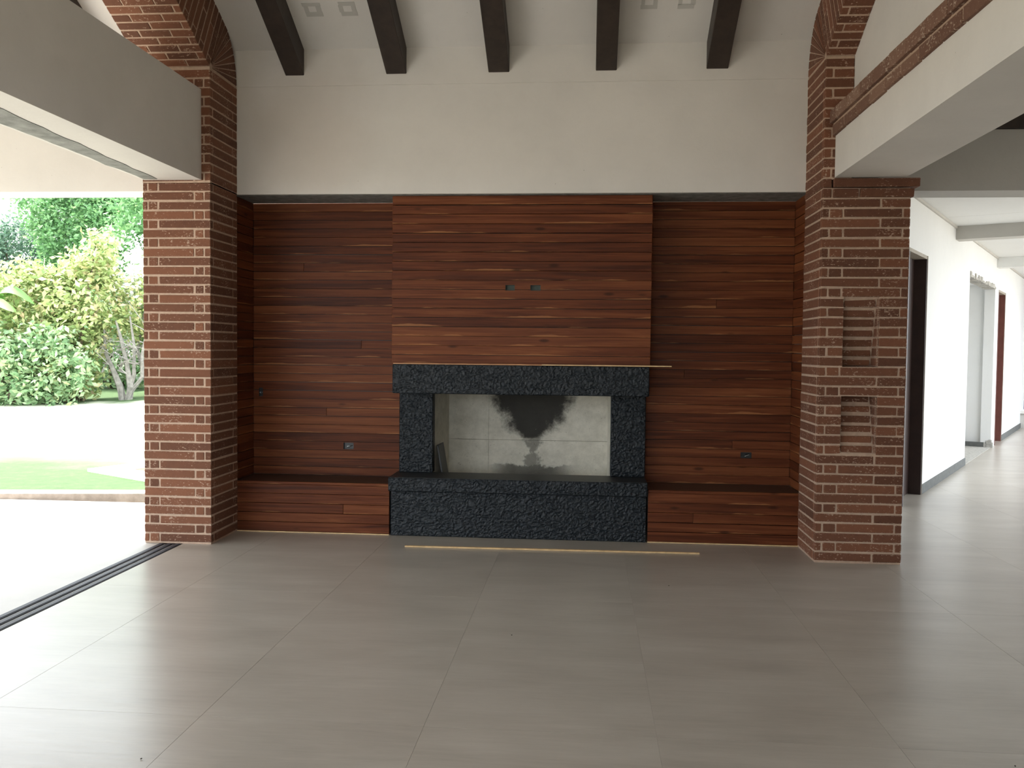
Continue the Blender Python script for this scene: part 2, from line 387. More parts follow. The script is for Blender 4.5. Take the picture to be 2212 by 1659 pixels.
# ------------------------------------------------------------------ floor and its tiles
m = MB(); m.box((-3.04, -1.4, -.06), (12, 8.0, -.0015)); m.box((2.0, 7.9, -.06), (14, 21, -.0015))
fl = struct(m.build('floor', M['grout']))
def ray_floor(px, py):
    d = FW * 1905.45 + RT * (px - 1106) - UP * (py - 829.5); t = -1.5 / d.z; return d.x * t, d.y * t
TX, TY = .9165, 1.832
n_t = 0
for i in range(-4, 12):
    for j in range(-3, 9):
        x0 = .292 + i * TX; y0 = 3.41 + j * TY
        x1 = x0 + TX - .0009; y1 = y0 + TY - .0009
        if x1 < -3.03 or y0 > 19.6: continue
        x0c = max(x0, -3.035)
        wx = 3.568 + (y0 + TY - 9.694) * .5794                      # hall wall line
        if y0 + TY > 7.5 and x1 < wx - .9: continue
        if y0 > 7.3 and x1 < 2.2: continue
        if y0 + TY < -.2 and not (-3.1 < x0 < 2): continue
        y1c = y1
        if y0 < 6.95 < y1 and x1 < 2.3: y1c = 6.96
        piece('tile', (x0c, y0, -.012), (x1, y1c, 0), M['tile'], fl, bev=.0004); n_t += 1
struct(MB().box((-6.8, -1.4, -.08), (-3.217, 8.07, -.002)).build('patio', M['patio']))
# threshold with sliding-door tracks
tr = thing('sliding_door_track', 'dark metal triple sliding-door track set into the floor from the left brick column', 'door track', (-3.128, 6.36, 0))
y_a, y_b = -1.1, 6.40
MB().box((-3.217, y_a, -.03), (-3.036, y_b, -.006)).build('track_bed', M['trackgap'], tr)
for k in range(3):
    x = -3.212 + k * .064
    MB().box((x, y_a, -.006), (x + .030, y_b, .003)).build('rail', M['track'], tr)
    MB().box((x + .034, y_a, -.006), (x + .037, y_b, .001)).build('rail_lip', M['track'], tr)

# ------------------------------------------------------------------ bricks
PIT, BH = .0697, .0585
def brick(par, lo, hi, k=0, mat=None, name='brick'):
    o = piece(name, lo, hi, mat or M['brick'], par, bev=.004, var=R.randrange(3), rag=.0018)
    o.location.x += R.uniform(-.0012, .0012); o.location.y += R.uniform(-.0015, .0012); o.location.z += R.uniform(-.0015, .0015)
    o.rotation_euler = (0, R.uniform(-.003, .003), 0)
    return o
T = .05       # how deep a facing brick shows round a corner
def column_course(par, x0, x1, z, pat, top=None):
    D = YW - YC; W = x1 - x0; z1 = z + BH
    y0 = YC
    def b(a, c, d, e): brick(par, (x0 + a, y0 + c, z), (x0 + d, y0 + e, z1))
    g = .010
    segs = pat['front']
    for a, c in segs:
        deepL = pat['L'] and a == 0; deepR = pat['R'] and abs(c - W) < .001
        depth = .42 if (deepL or deepR) else T
        b(a + (0 if a == 0 else g / 2), 0, c - (0 if abs(c - W) < .001 else g / 2), depth)
    for side, deep in (('l', pat['L']), ('r', pat['R'])):
        a, c = (0, T) if side == 'l' else (W - T, W)
        if deep: b(a, .42 + g, c, D - .004)
        else: b(a, T + g, c, D - .004)

# ---- left column
lc = thing('brick_column', 'red brick column beside the bright garden opening, sliding-door track at its foot', 'column', (-3.08, 6.6, 0))
NL = 39
WL = XL1 - XL0
patA = dict(front=[(0, .04), (.04, .12), (.12, WL)], L=False, R=False)
patB = dict(front=[(0, .40), (.40, .475), (.475, WL)], L=False, R=True)
e = .0035
MB().box((XL0 + e, YC + e, 0), (XL1 - e, YW, NL * PIT + .01)).build('mortar', M['mortar'], lc)
MB().box((XL0 + .001, YC + .0006, 2.7215), (XL1 - .001, YC + .03, 2.7412)).build('mortar_bead', M['mortar'], lc)
for i in range(NL):
    column_course(lc, XL0, XL1, i * PIT + .014, patA if i % 2 == 0 else patB)
# ---- right column
rc = thing('brick_column', 'red brick column with two tall recessed light niches, standing beside the hallway', 'column', (1.94, 6.6, 0))
WR = XR1 - XR0
rA = dict(front=[(0, .40), (.40, WR)], L=False, R=False)
rB = dict(front=[(0, .05), (.05, .145), (.145, .55), (.55, WR)], L=False, R=True)
NX0, NX1 = 1.806, 2.050
def niche_depth(zc):
    if 1.403 < zc < 1.90: return .012 + .125 * (1.90 - zc) / .5
    if .79 < zc < 1.193: return .012 + .125 * (zc - .79) / .403
    return 0
m = MB()                                                  # mortar core with wedge-shaped niches cut in its face
m.box((XR0 + e, YC + .16, 0), (XR1 - e, YW, 38 * PIT + .01)); m.box((XR0 + e, YC + e, 0), (NX0 - .002, YC + .16, 38 * PIT + .01)); m.box((NX1 + .002, YC + e, 0), (XR1 - e, YC + .16, 38 * PIT + .01))
for z0, z1 in ((0, .79), (1.193, 1.401), (1.90, 38 * PIT + .01)): m.box((NX0 - .002, YC + e, z0), (NX1 + .002, YC + .16, z1))
for z0, z1, d0, d1 in ((.79, 1.193, .012, .137), (1.401, 1.90, .137, .012)):
    m.prism([(YC + e + d0, z0), (YC + e + d1, z1), (YC + .16, z1), (YC + .16, z0)], NX0 - .002, NX1 + .002, 0)
m.build('mortar', M['mortar'], rc)
for i in range(39):
    z = i * PIT + .014; zc = z + BH / 2
    if i >= 37: break
    nd = niche_depth(zc)
    if nd == 0:
        column_course(rc, XR0, XR1, z, rA if i % 2 == 0 else rB); continue
    g = .005
    lo_, hi_ = NX0 - XR0, NX1 - XR0
    if i % 2 == 0: column_course(rc, XR0, XR1, z, dict(front=[(0, lo_ - .001 + g)], L=False, R=False)); brick(rc, (NX1, YC, z), (XR1, YC + T, z + BH))
    else:
        column_course(rc, XR0, XR1, z, dict(front=[(0, .05), (.05, lo_ + g - .001)], L=False, R=True)); brick(rc, (NX1, YC, z), (XR1 - .05 - g, YC + T, z + BH)); brick(rc, (XR1 - .05, YC, z), (XR1, YC + .42, z + BH))
    brick(rc, (NX0 + .006, YC + nd, z), (NX1 - .02, YC + nd + .02, z + BH))
    piece('brick', (NX1 - .012, YC + .006, z), (NX1 - .001, YC + nd + .02, z + BH), M['brick'], rc, bev=.001)
piece('brick', (NX0 + .004, YC + T + .004, 1.345), (NX1 - .004, YC + .15, 1.4045), M['brick'], rc, bev=.002)
# corbelled cap courses of the right column
for k, (ex, z0) in enumerate(((.018, 37 * PIT + .012), (.057, 38 * PIT + .014))):
    z1 = z0 + BH + .002
    brick(rc, (XR0, YC, z0), (1.703, YC + T, z1)); brick(rc, (XR0, YC + T + .01, z0), (XR0 + T, YW - .004, z1))
    if k == 0: brick(rc, (1.713, YC - .012, z0), (1.885, YC + .2, z1)); brick(rc, (1.895, YC - .012, z0), (XR1 + ex, YC + .2, z1))
    else: brick(rc, (1.713, YC - .020, z0), (XR1 + ex, YC + .22, z1))
    brick(rc, (XR1 - .05, YC + .23, z0), (XR1 + ex, YW - .004, z1))

# ---- brick piers and raking legs above the beams, following the roof slope
TH = math.atan(TAN)
def arch(label, x0, x1, face_right, zbase, loc, front_pat, leg_pat):
    t = thing('brick_arch', label, 'arch', loc)
    W = x1 - x0; RAD = .50
    # mortar core: pier + fan + leg
    c0 = Vector((YC, ZS))
    fan = [(YC + e + 0, ZS)] + [(YC + (RAD - e) * math.cos(a), ZS + (RAD - e) * math.sin(a)) for a in np.linspace(0, math.pi / 2 - TH, 12)]
    m = MB(); m.box((x0 + e, YC + e, zbase), (x1 - e, YW, ZS)); m.prism(fan, x0 + e, x1 - e, 0)
    sd = Vector((-math.cos(TH), math.sin(TH))); nd = Vector((math.sin(TH), math.cos(TH)))
    L = 3.9
    q = [c0 + nd * e, c0 + nd * (RAD - e), c0 + nd * (RAD - e) + sd * L, c0 + nd * e + sd * L]
    m.prism([tuple(p) for p in q], x0 + e, x1 - e, 0); m.build('mortar', M['mortar'], t)
    # pier courses
    n0 = math.ceil((zbase - .012) / PIT); k = n0
    while k * PIT + .014 + BH < ZS - .005:
        column_course(t, x0, x1, k * PIT + .014, front_pat[k % 2]); k += 1
    rem = ZS - (k * PIT + .014)
    fx0, fx1 = (x1 - T, x1) if face_right else (x0, x0 + T)
    if rem > .02:
        brick(t, (x0, YC, k * PIT + .014), (x1 - .0, YC + T, ZS - .006)); brick(t, (fx0, YC + T + .01, k * PIT + .014), (fx1, YW - .004, ZS - .006))
    # fan of wedge bricks on the room face
    nf = 9; da = (math.pi / 2 - TH) / nf
    for i in range(nf):
        a0 = i * da; a1 = a0 + da; g = .0055
        pts = []
        for rr_, aa in ((.045, a0), (RAD, a0), (RAD, (a0 + a1) / 2), (RAD, a1), (.045, a1)):
            off = g / max(rr_, .06) * (1 if aa == a0 else -1 if aa == a1 else 0)
            off = max(-da * .42, min(da * .42, off))
            pts.append((YC + rr_ * math.cos(aa + off), ZS + rr_ * math.sin(aa + off)))
        mm = MB().prism(pts, fx0, fx1, 0); ob = mm.build('wedge_brick', M['brick'], t)
        me = ob.data; at = me.attributes.new('half', 'FLOAT_VECTOR', 'POINT'); at.data.foreach_set('vector', np.full(len(me.vertices) * 3, 50., 'f'))
    # raking leg courses: bricks laid square to the slope
    rot = Matrix.Rotation(-TH, 4, 'X')      # local y -> up the slope is -y
    def rb(a, b, u0, u1, v0, v1):
        """x a..b, u distance up the slope, v distance from the inner face"""
        d = (b - a, u1 - u0, v1 - v0)
        me = box_mesh(d[0], d[1], d[2], .004, R.randrange(3), .0018)
        if me.materials and me.materials[0] != M['brick']: me = me.copy()
        o = link('brick', me, M['brick'], t)
        c = c0 + sd * ((u0 + u1) / 2) + nd * ((v0 + v1) / 2)
        o.location = Vector(((a + b) / 2 + R.uniform(-.001, .001), c[0], c[1])) - Vector(t.location)
        o.rotation_euler = (-TH, 0, 0)
    for i in range(30):
        u0 = .006 + i * PIT; u1 = u0 + BH
        pat = leg_pat[i % 2]
        for j, (a, b) in enumerate(pat):
            corner = (abs(b - W) < .001) if face_right else a == 0
            dv = T if not corner else (.30 if i % 2 else .06)
            rb(x0 + a + (.004 if a > 0 else 0), x0 + b - (.004 if b < W - .001 else 0), u0, u1, 0, dv)
        dv = .31 if i % 2 else .07
        rb(fx0, fx1, u0, u1, dv, RAD)
    # higher up, above the frame: the same courses joined
    m = MB()
    for i in range(30, 54):
        u0 = .006 + i * PIT
        for v0, v1 in ((0, .3), (.31, RAD)):
            a = c0 + sd * u0; q = [a + nd * v0, a + nd * v1, a + nd * v1 + sd * BH, a + nd * v0 + sd * BH]
            m.prism([tuple(p) for p in q], x0, x1, 0)
    o = m.build('upper_bricks', M['brick'], t); o['kind'] = 'stuff'
    at = o.data.attributes.new('half', 'FLOAT_VECTOR', 'POINT'); at.data.foreach_set('vector', np.full(len(o.data.vertices) * 3, 50., 'f'))
    return t
arch('raking brick arch leg rising over the grey beam beside the garden', XL0, XL1, True, NL * PIT, (-3.08, 6.6, NL * PIT), (patA, patB),
     ([(0, .13), (.13, .36), (.36, WL)], [(0, .24), (.24, .47), (.47, WL)]))
w2 = 1.84 - XR0
sA = dict(front=[(0, w2)], L=False, R=False); sB = dict(front=[(0, .055), (.055, w2)], L=False, R=False)
arch('slim raking brick arch leg above the hallway-side column', XR0, 1.84, False, 39 * PIT, (1.74, 6.6, 39 * PIT), (sA, sB),
     ([(0, w2)], [(0, .055), (.055, w2)]))

# ------------------------------------------------------------------ plastered beams
def beam_left():
    t = thing('plastered_beam', 'thick grey plastered beam over the garden opening with an unfinished strip underneath', 'beam', (-3.1, 2.6, 2.742))
    m = MB(); m.box((-3.325, -1.2, 2.742), (-2.883, YC - .001, 3.41)); m.build('beam_body', M['plaster'], t)
    m = MB(); pts = []
    ys = np.linspace(-1.1, YC - .05, 60); rr = random.Random(3)
    a = [(-3.323 + rr.uniform(0, .03) + .05 * max(0, (6.4 - y) / 7.5), y) for y in ys]; b = [(-3.19 + .12 * max(0, (6.2 - y) / 2.2 if y > 4 else 1) + rr.uniform(-.012, .012), y) for y in ys]
    poly = b + a[::-1]
    m.prism(poly, 2.7385, 2.7425, 2); m.build('unfinished_strip', M['cement_mid'], t)
beam_left()
t = thing('plastered_beam', 'pale plastered beam crossing toward the hallway side, carrying a brick ledge', 'beam', (1.96, 2.6, 2.73))
MB().box((1.72, -1.2, 2.73), (2.205, YC - .001, 3.04)).build('beam_body', M['plaster'], t)
lg = thing('brick_ledge', 'two-course brick ledge running along the top of the beam on the hallway side', 'ledge', (1.75, 2.6, 3.04))
MB().box((1.703, 2.4, 3.04), (1.86, YC - .002, 3.18)).build('mortar', M['mortar'], lg)
for crs, (xx, z0, z1, off) in enumerate(((1.698, 3.022, 3.092, .0), (1.676, 3.104, 3.188, .13))):
    y = YC - .004 + off; k = 0
    while y > 2.5:
        L = .255
        y1 = min(y, YC - .004)
        brick(lg, (xx, max(y - L, 2.4), z0), (1.83, y1, z1), mat=M['brick_dusty']); y -= L + .014
MB().box((1.70, -1.2, 3.036), (1.86, 2.4, 3.165)).build('mortar', M['brick_dusty'], lg)
# beams in the line of the back wall: patio side and hallway header
t = thing('patio_beam', 'cream plastered beam spanning above the garden view beyond the column', 'beam', (-5, 7, 2.742))
MB().box((-6.6, 6.88, 2.742), (-3.335, 7.16, 3.9)).build('beam_body', M['plaster'], t)
MB().box((-6.6, 6.85, 0), (-6.3, 7.15, 2.742)).build('post', M['plaster'], t)
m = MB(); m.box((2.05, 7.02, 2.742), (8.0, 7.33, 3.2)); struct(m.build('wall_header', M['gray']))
m = MB(); m.box((2.05, 7.10, 3.2), (8.0, 7.33, 4.0)); struct(m.build('wall_header_upper', M['beam']))
tb = tag(MB().box((2.06, 7.0, 3.203), (8.0, 7.095, 3.30)).build('timber_beam', M['beam'], bev=.004), 'dark timber lying on top of the hallway header wall', 'beam')
m = MB(); m.box((2.05, -1.4, 3.75), (8.2, 7.33, 3.9)); struct(m.build('ceiling_side_room', M['ceiling']))

# ------------------------------------------------------------------ roof timbers
bx = [(-2.417, -2.266, 'leftmost'), (-1.603, -1.442, ''), (-.793, -.630, ''), (.041, .201, ''), (.883, 1.047, '')]
blab = ['dark sloping roof timber nearest the garden-side arch', 'dark sloping roof timber, second from the garden-side arch', 'dark sloping roof timber over the middle of the fireplace wall',
        'dark sloping roof timber, second from the hallway-side arch', 'dark sloping roof timber nearest the hallway-side arch']
for (a, b, _), lb in zip(bx, blab):
    yb, y1, dz = YW + .02, YR, .225
    o = MB().prism([(yb, 3.648), (yb, 3.648 + dz), (y1, 3.648 + dz + TAN * (yb - y1)), (y1, 3.648 + TAN * (yb - y1))], a, b, 0).build('roof_timber', M['beam'], bev=.004)
    tag(o, lb, 'beam', 'roof timbers')
for k, x in enumerate((-3.95, -4.77)):
    o = MB().prism([(YW, 3.648), (YW, 3.873), (YR, 3.873 + TAN * (YW - YR)), (YR, 3.648 + TAN * (YW - YR))], x - .08, x + .08, 0).build('roof_timber', M['beam'])
    tag(o, 'dark timber under the porch roof, just seen past the garden-side arch' if k == 0 else 'second dark timber under the porch roof, farther out over the patio', 'beam', 'porch timbers')

# plaster patches on the sloping ceiling
def patch(x0, x1, label):
    c = Vector(((x0 + x1) / 2, 6.587, ceil_z(6.587))); hw = (x1 - x0) / 2; hl = .062
    t = thing('ceiling_patch', label, 'ceiling patch', c, 'square ceiling patches')
    Mx = Matrix.Translation(c) @ Matrix.Rotation(-TH, 4, 'X')
    rr = random.Random(int(x0 * 1000)); m = MB()
    j = lambda: rr.uniform(-.005, .005)
    for lo, hi in (((-hw + j(), -hl + j()), (hw + j(), -.028 + j())), ((-hw + j(), .026 + j()), (hw + j(), hl + j())), ((-hw + j(), -.03), (-.032 + j(), .03)), ((.032 + j(), -.03), (hw + j(), .03))):
        m.box((lo[0], lo[1], -.0025), (hi[0], hi[1], .002), Mx)
    m.build('patch_ring', M['gray'], t)
    MB().box((-.034, -.03, -.0012), (.034, .03, .002), Mx).build('patch_centre', M['ceiling'], t)
patch(-2.155, -2.02, 'square plaster patch on the ceiling, nearest the garden-side arch')
patch(-1.883, -1.757, 'square plaster patch on the ceiling, close beside the second timber')
patch(.362, .477, 'square plaster patch on the ceiling, just right of the fourth timber')
patch(.630, .750, 'square plaster patch on the ceiling, between the fourth and fifth timbers, nearer the fifth')

# ------------------------------------------------------------------ teak panelling
def planks(par, axis, a0, a1, face, depth, z0, z1, n, holes=(), mat=None, end_jit=0, splits=None):
    """n horizontal planks; axis 0: run along x, face at y=face going back; axis 1: run along y, face at x=face with depth signed"""
    pz = (z1 - z0) / n
    for i in range(n):
        gap = R.choice((.0015, .003, .004, .006))
        za = z0 + i * pz + gap / 2; zb = za + pz - gap; pr = R.uniform(-.0025, .0025)
        cuts = [(a0 + R.uniform(0, end_jit), a1 - R.uniform(0, end_jit))]
        if splits and i in splits:
            s = splits[i]; cuts = [(cuts[0][0], s - .0008), (s + .0008, cuts[0][1])]
        for (c0, c1) in cuts:
            hs = [h for h in holes if h[2] < zb and h[3] > za and c0 < h[0] < c1]
            if axis == 1:
                x0, x1 = sorted((face + pr, face + depth)); piece('plank', (x0, c0, za), (x1, c1, zb), mat, par, bev=.0015); continue
            y0, y1 = face + pr, face + depth
            if not hs: piece('plank', (c0, y0, za), (c1, y1, zb), mat, par, bev=.0018); continue
            m = MB(); x = c0
            for h in sorted(hs):
                if h[0] > x: m.box((x, y0, za), (h[0], y1, zb))
                if h[2] > za: m.box((h[0], y0, za), (h[1], y1, h[2]))
                if h[3] < zb: m.box((h[0], y0, h[3]), (h[1], y1, zb))
                x = h[1]
            m.box((x, y0, za), (c1, y1, zb)); o = m.build('plank', mat, par)
            zc = (za + zb) / 2     # recentre so the grain attribute works
            o.data.transform(Matrix.Translation((0, 0, -zc))); o.location.z += zc
            at = o.data.attributes.new('half', 'FLOAT_VECTOR', 'POINT'); at.data.foreach_set('vector', np.tile([1, .01, (zb - za) / 2], len(o.data.vertices)).astype('f'))
ch = [(-.650, -.576, 1.967, 2.012), (-.451, -.370, 1.967, 2.012)]
cp = thing('wood_cladding', 'teak plank chimney breast standing proud above the black mantel', 'wall cladding', (-.53, 7.15, 1.376))
planks(cp, 0, -1.565, .500, 7.000, .02, 1.378, 2.719, 18, ch, M['teak'], .003)
planks(cp, 1, 7.021, YB - .001, -1.565, .02, 1.378, 2.719, 18, (), M['teak_y'])
planks(cp, 1, 7.021, YB - .001, .500, -.02, 1.378, 2.719, 18, (), M['teak_y'])
MB().box((-1.545, 7.04, 1.378), (.480, 7.045, 2.719)).build('backing', M['black'], cp)
ZBN = .413
lh = [(-2.052, -1.964, .638, .694), (-2.792, -2.757, 1.078, 1.152)]
lp = thing('wood_cladding', 'dark teak plank panelling in the recess beside the garden-side column', 'wall cladding', (-2.2, 7.3, ZBN))
planks(lp, 0, -2.838, -1.53, YB, .018, ZBN, ZL - .004, 32, lh, M['teak'], 0, {7: -2.2, 15: -1.9, 24: -2.4})
planks(lp, 1, YW + .01, YB - .001, -2.838, -.018, ZBN, ZL - .004, 32, (), M['teak_y'])
MB().box((-2.875, YB + .019, ZBN), (-1.53, YB + .024, ZL - .004)).build('backing', M['black'], lp)
rh = [(1.269, 1.357, .629, .678)]
rp = thing('wood_cladding', 'dark teak plank panelling in the recess beside the hallway-side column', 'wall cladding', (1.1, 7.3, ZBN))
planks(rp, 0, .48, 1.663, YB, .018, ZBN, ZL - .004, 32, rh, M['teak'], 0, {4: 1.2, 12: .8, 20: 1.05})
planks(rp, 1, YW + .01, YB - .001, 1.663, .018, ZBN, ZL - .004, 32, (), M['teak_y'])
MB().box((.48, YB + .019, ZBN), (1.70, YB + .024, ZL - .004)).build('backing', M['black'], rp)
for nm, a, b, lab in (('l', -2.838, -1.562, 'low teak plank bench between the garden-side column and the fireplace'), ('r', .494, 1.662, 'low teak plank bench between the fireplace and the hallway-side column')):
    bt = thing('bench', lab, 'bench', ((a + b) / 2, 7.1, 0))
    planks(bt, 0, a, b, YW - .004, .02, .008, .392, 5 if nm == 'l' else 5, (), M['teak'], 0, {2: a + .9} if nm == 'l' else {2: a + .35})
    xa, xb = a, b
    piece('seat_board', (xa if nm == 'r' else a, YW - .008, .392), (xb if nm == 'l' else b, YW + .012, .413), M['teak'], bt, bev=.002)
    piece('seat_board', (xa, YW + .0125, .392), (xb, YB - .001, .4125), M['teakdark'], bt, bev=.002)
    piece('floor_strip', (a, YW - .010, 0.0005), (b, YW - .004, .008), M['palewood'], bt, bev=0)
    MB().box((a, YW + .03, .01), (b, YW + .035, .39)).build('backing', M['black'], bt)

# ------------------------------------------------------------------ fireplace
fp = thing('fireplace', 'black leathered granite fireplace with raised hearth and soot-stained firebox', 'fireplace', (-.53, 7.1, 0))
def slab(name, lo, hi, mat=M['granite'], bev=.006):
    return piece(name, lo, hi, mat, fp, bev=bev)
slab('hearth_base', (-1.548, YW - .012, 0), (.482, 7.245, .362))
slab('hearth_slab', (-1.563, YW - .045, .362), (.486, 7.245, .472))
piece('hearth_top', (-1.560, YW - .04, .4715), (.483, 7.243, .4730), M['granite_top'], fp, bev=0)
slab('jamb', (-1.540, 7.19, .473), (-1.258, YB + .03, 1.142)); slab('jamb', (.204, 7.19, .473), (.484, YB + .03, 1.142))
slab('mantel', (-1.542, YW - .002, 1.142), (.490, YB + .03, 1.376))
fb = MB()
y0, y1 = YB + .03, 7.72
def quad_slab(m, x0a, x0b, w):   # leaning side wall
    m.prism([(x0a, YB - .1), (x0b, y1), (x0b + w, y1), (x0a + w, YB - .1)], .44, 1.3, 2)
m = MB(); m.box((-1.30, y1, .36), (-.853, y1 + .05, .7035)); m.build('firebox_panel', M['firebox'], fp)
m = MB(); m.box((-.851, y1, .36), (.25, y1 + .05, .7035)); m.build('firebox_panel', M['firebox'], fp)
m = MB(); m.box((-1.30, y1 - .002, .7065), (-.853, y1 + .05, 1.4)); m.build('firebox_panel', M['firebox'], fp)
m = MB(); m.box((-.851, y1 - .002, .7065), (.25, y1 + .05, 1.4)); m.build('firebox_panel', M['firebox'], fp)
m = MB(); m.prism([(-1.262, 7.25), (-1.205, y1 + .01), (-1.30, y1 + .01), (-1.30, 7.25)], .36, 1.40, 2); m.build('firebox_side', M['firebox'], fp)
m = MB(); m.prism([(.207, 7.25), (.190, y1 + .01), (.30, y1 + .01), (.30, 7.25)], .36, 1.40, 2); m.build('firebox_side', M['firebox'], fp)
m = MB(); m.box((-1.30, 7.25, .34), (.30, y1 + .05, .395)); m.build('firebox_floor', M['firebox'], fp)
m = MB(); m.box((-1.30, 7.2, 1.38), (.30, y1 + .05, 1.42)); m.build('firebox_top', M['firebox'], fp)
Mx = Matrix.Translation((-1.180, 7.42, .3955)) @ Matrix.Rotation(-.17, 4, 'Y')
o = MB().box((-.012, -.13, 0), (.004, .13, .30), Mx).build('sooty_board', M['black'], bev=.002); tag(o, 'sooty black board leaning against the side inside the firebox', 'board')
# thin offcut strips on the mantel and on the floor
o = MB().box((-1.538, 6.935, 1.3765), (.20, 6.952, 1.383)).build('wood_strip', M['plywood'], bev=.001); tag(o, 'thin reddish wood strip lying along the mantel edge', 'wood strip')
Mx = Matrix.Translation((.15, 6.943, 1.3768)) @ Matrix.Rotation(-.002, 4, 'Z')
o = MB().box((-.50, -.028, 0), (.508, -.011, .009), Mx).build('wood_strip', M['palewood'], bev=.001); tag(o, 'pale thin wood strip jutting past the right end of the mantel', 'wood strip')
L = math.hypot(2.202, .045); Mx = Matrix.Translation((-1.350, 6.520, .0005)) @ Matrix.Rotation(math.atan2(.045, 2.2), 4, 'Z')
m = MB(); m.prism([(0, 0), (0, .016), (.06, .021), (L, .020), (L, -.002), (.06, -.003)], 0, .011, 2)
m.bm.transform(Mx); o = m.build('wood_batten', M['palewood'], bev=.001); tag(o, 'long thin raw wood batten lying on the floor before the hearth', 'wood batten')

# ------------------------------------------------------------------ electrical boxes
def outlet(x0, x1, z0, z1, yf, label, device=True, group='empty wall boxes'):
    t = thing('outlet_box', label, 'outlet', ((x0 + x1) / 2, yf + .02, z0), group)
    w_ = .002; m = MB()
    m.box((x0, yf + .034, z0), (x1, yf + .036, z1)); m.box((x0, yf + .004, z0), (x0 + w_, yf + .036, z1)); m.box((x1 - w_, yf + .004, z0), (x1, yf + .036, z1)); m.box((x0, yf + .004, z0), (x1, yf + .036, z0 + w_)); m.box((x0, yf + .004, z1 - w_), (x1, yf + .036, z1))
    m.build('box', M['darkbox'] if not device else M['black'], t)
    if device:
        rr = random.Random(int(x0 * 999)); cx, cz = (x0 + x1) / 2, (z0 + z1) / 2
        for k in range(3):
            pts = [(x0 + .01 + .02 * k, yf + .03, cz), (cx + rr.uniform(-.02, .02), yf + .012, cz + rr.uniform(-.015, .015)), (x1 - .02, yf + .01, cz + rr.uniform(-.018, .018)), (x1 - .01, yf + .028, cz)]
            MB().tube(pts, .0022, 5).build('wire', M['steel' if k == 2 else 'black'], t)
outlet(-.650, -.576, 1.967, 2.012, 7.0, 'small empty wall box cut in the teak chimney breast, farther from the hallway', False)
outlet(-.451, -.370, 1.967, 2.012, 7.0, 'small empty wall box cut in the teak chimney breast, nearer the hallway', False)
outlet(-2.052, -1.964, .638, .694, YB, 'black outlet box with wires in the garden-side recess above the bench')
outlet(-2.792, -2.757, 1.078, 1.152, YB, 'small upright black switch box in the dark corner by the garden-side column')
outlet(1.269, 1.357, .629, .678, YB, 'black outlet box with wires in the hallway-side recess above the bench')

# crumbs on the floor
for i, (px, py, lb) in enumerate(((1433, 1258, 'dark crumb of dirt on the floor tiles before the hearth'), (958, 1378, 'dark crumb of dirt on a tile left of the middle'), (312, 1614, 'dark crumb of dirt on a pale tile near the tracks'), (2168, 1655, 'dark crumb of dirt on a tile at the lower right edge'))):
    x, y = [(.5436, 5.6455), (-.3716, 4.557), (-1.59, 3.02), (1.575, 3.30)][i]
    bm = bmesh.new(); bmesh.ops.create_icosphere(bm, subdivisions=1, radius=.0042)
    for v in bm.verts: v.co *= R.uniform(.7, 1.2); v.co.z = v.co.z * .6 + .003
    me = bpy.data.meshes.new('crumb'); bm.to_mesh(me); bm.free()
    o = link('dirt_crumb', me, M['crumb']); o.location = (x, y, .0008); tag(o, lb, 'dirt', 'crumbs on the floor')

# ------------------------------------------------------------------ hallway
P0 = Vector((3.568, 9.694)); HD = Vector((.5013, .8653)); HN = Vector((.8653, -.5013))
HM = Matrix(((HD.x, HN.x, 0, P0.x), (HD.y, HN.y, 0, P0.y), (0, 0, 1, 0), (0, 0, 0, 1)))
def hbox(m, s0, s1, n0, n1, z0, z1): return m.box((s0, n0, z0), (s1, n1, z1), HM)
m = MB()
for s0, s1, z0, z1 in ((-2.70, -.95, 0, 3.06), (-.95, 0, 2.53, 3.06), (0, 3.08, 0, 3.06), (3.08, 5.85, 2.55, 3.06), (5.85, 6.30, 0, 3.06), (6.30, 7.20, 2.56, 3.06), (7.20, 10.6, 0, 3.06)):
    hbox(m, s0, s1, -.15, 0, z0, z1)
struct(m.build('wall_hallway', M['hall']))
m = MB(); hbox(m, 3.0, 5.95, -1.5, -1.35, 0, 3.0); hbox(m, 5.90, 6.0, -1.4, -.15, 0, 3.0); hbox(m, 2.95, 3.05, -1.4, -.15, 0, 3.0); hbox(m, 3.0, 5.95, -1.5, -.15, 2.62, 2.7)
struct(m.build('wall_alcove', M['hall']))
m = MB(); hbox(m, 3.08, 5.85, -1.4, -.0, -.05, .004); struct(m.build('floor_alcove', M['cement_lt']))
m = MB(); hbox(m, 1.0, 11, -.2, 2.3, 3.06, 3.2); m.prism([(2.05, 7.25), (8.0, 7.25), (7.6, 8.6), (4.0, 10.7)], 3.061, 3.2, 2); struct(m.build('ceiling_hallway', M['hall']))
m = MB(); hbox(m, .02, 3.085, 0, .012, 0, .10); struct(m.build('baseboard_hallway', M['baseboard'], bev=.002))
m = MB(); hbox(m, 7.24, 10.56, 0, .012, 0, .10); struct(m.build('baseboard_hallway_far', M['baseboard']))
m = MB(); hbox(m, 5.838, 5.85, -.6, -.04, 0, .08); struct(m.build('baseboard_alcove', M['baseboard']))
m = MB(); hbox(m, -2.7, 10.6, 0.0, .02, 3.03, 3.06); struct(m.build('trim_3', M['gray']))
for k, (s, lb) in enumerate(((1.82, 'pale grey ceiling beam crossing the hallway, the nearer one'), (5.98, 'pale ceiling beam crossing the hallway, the farther one'))):
    m = MB(); hbox(m, s, s + .25, .001, 2.3, 2.90, 3.059); tag(m.build('hallway_beam', M['gray'] if k == 0 else M['hall']), lb, 'beam')
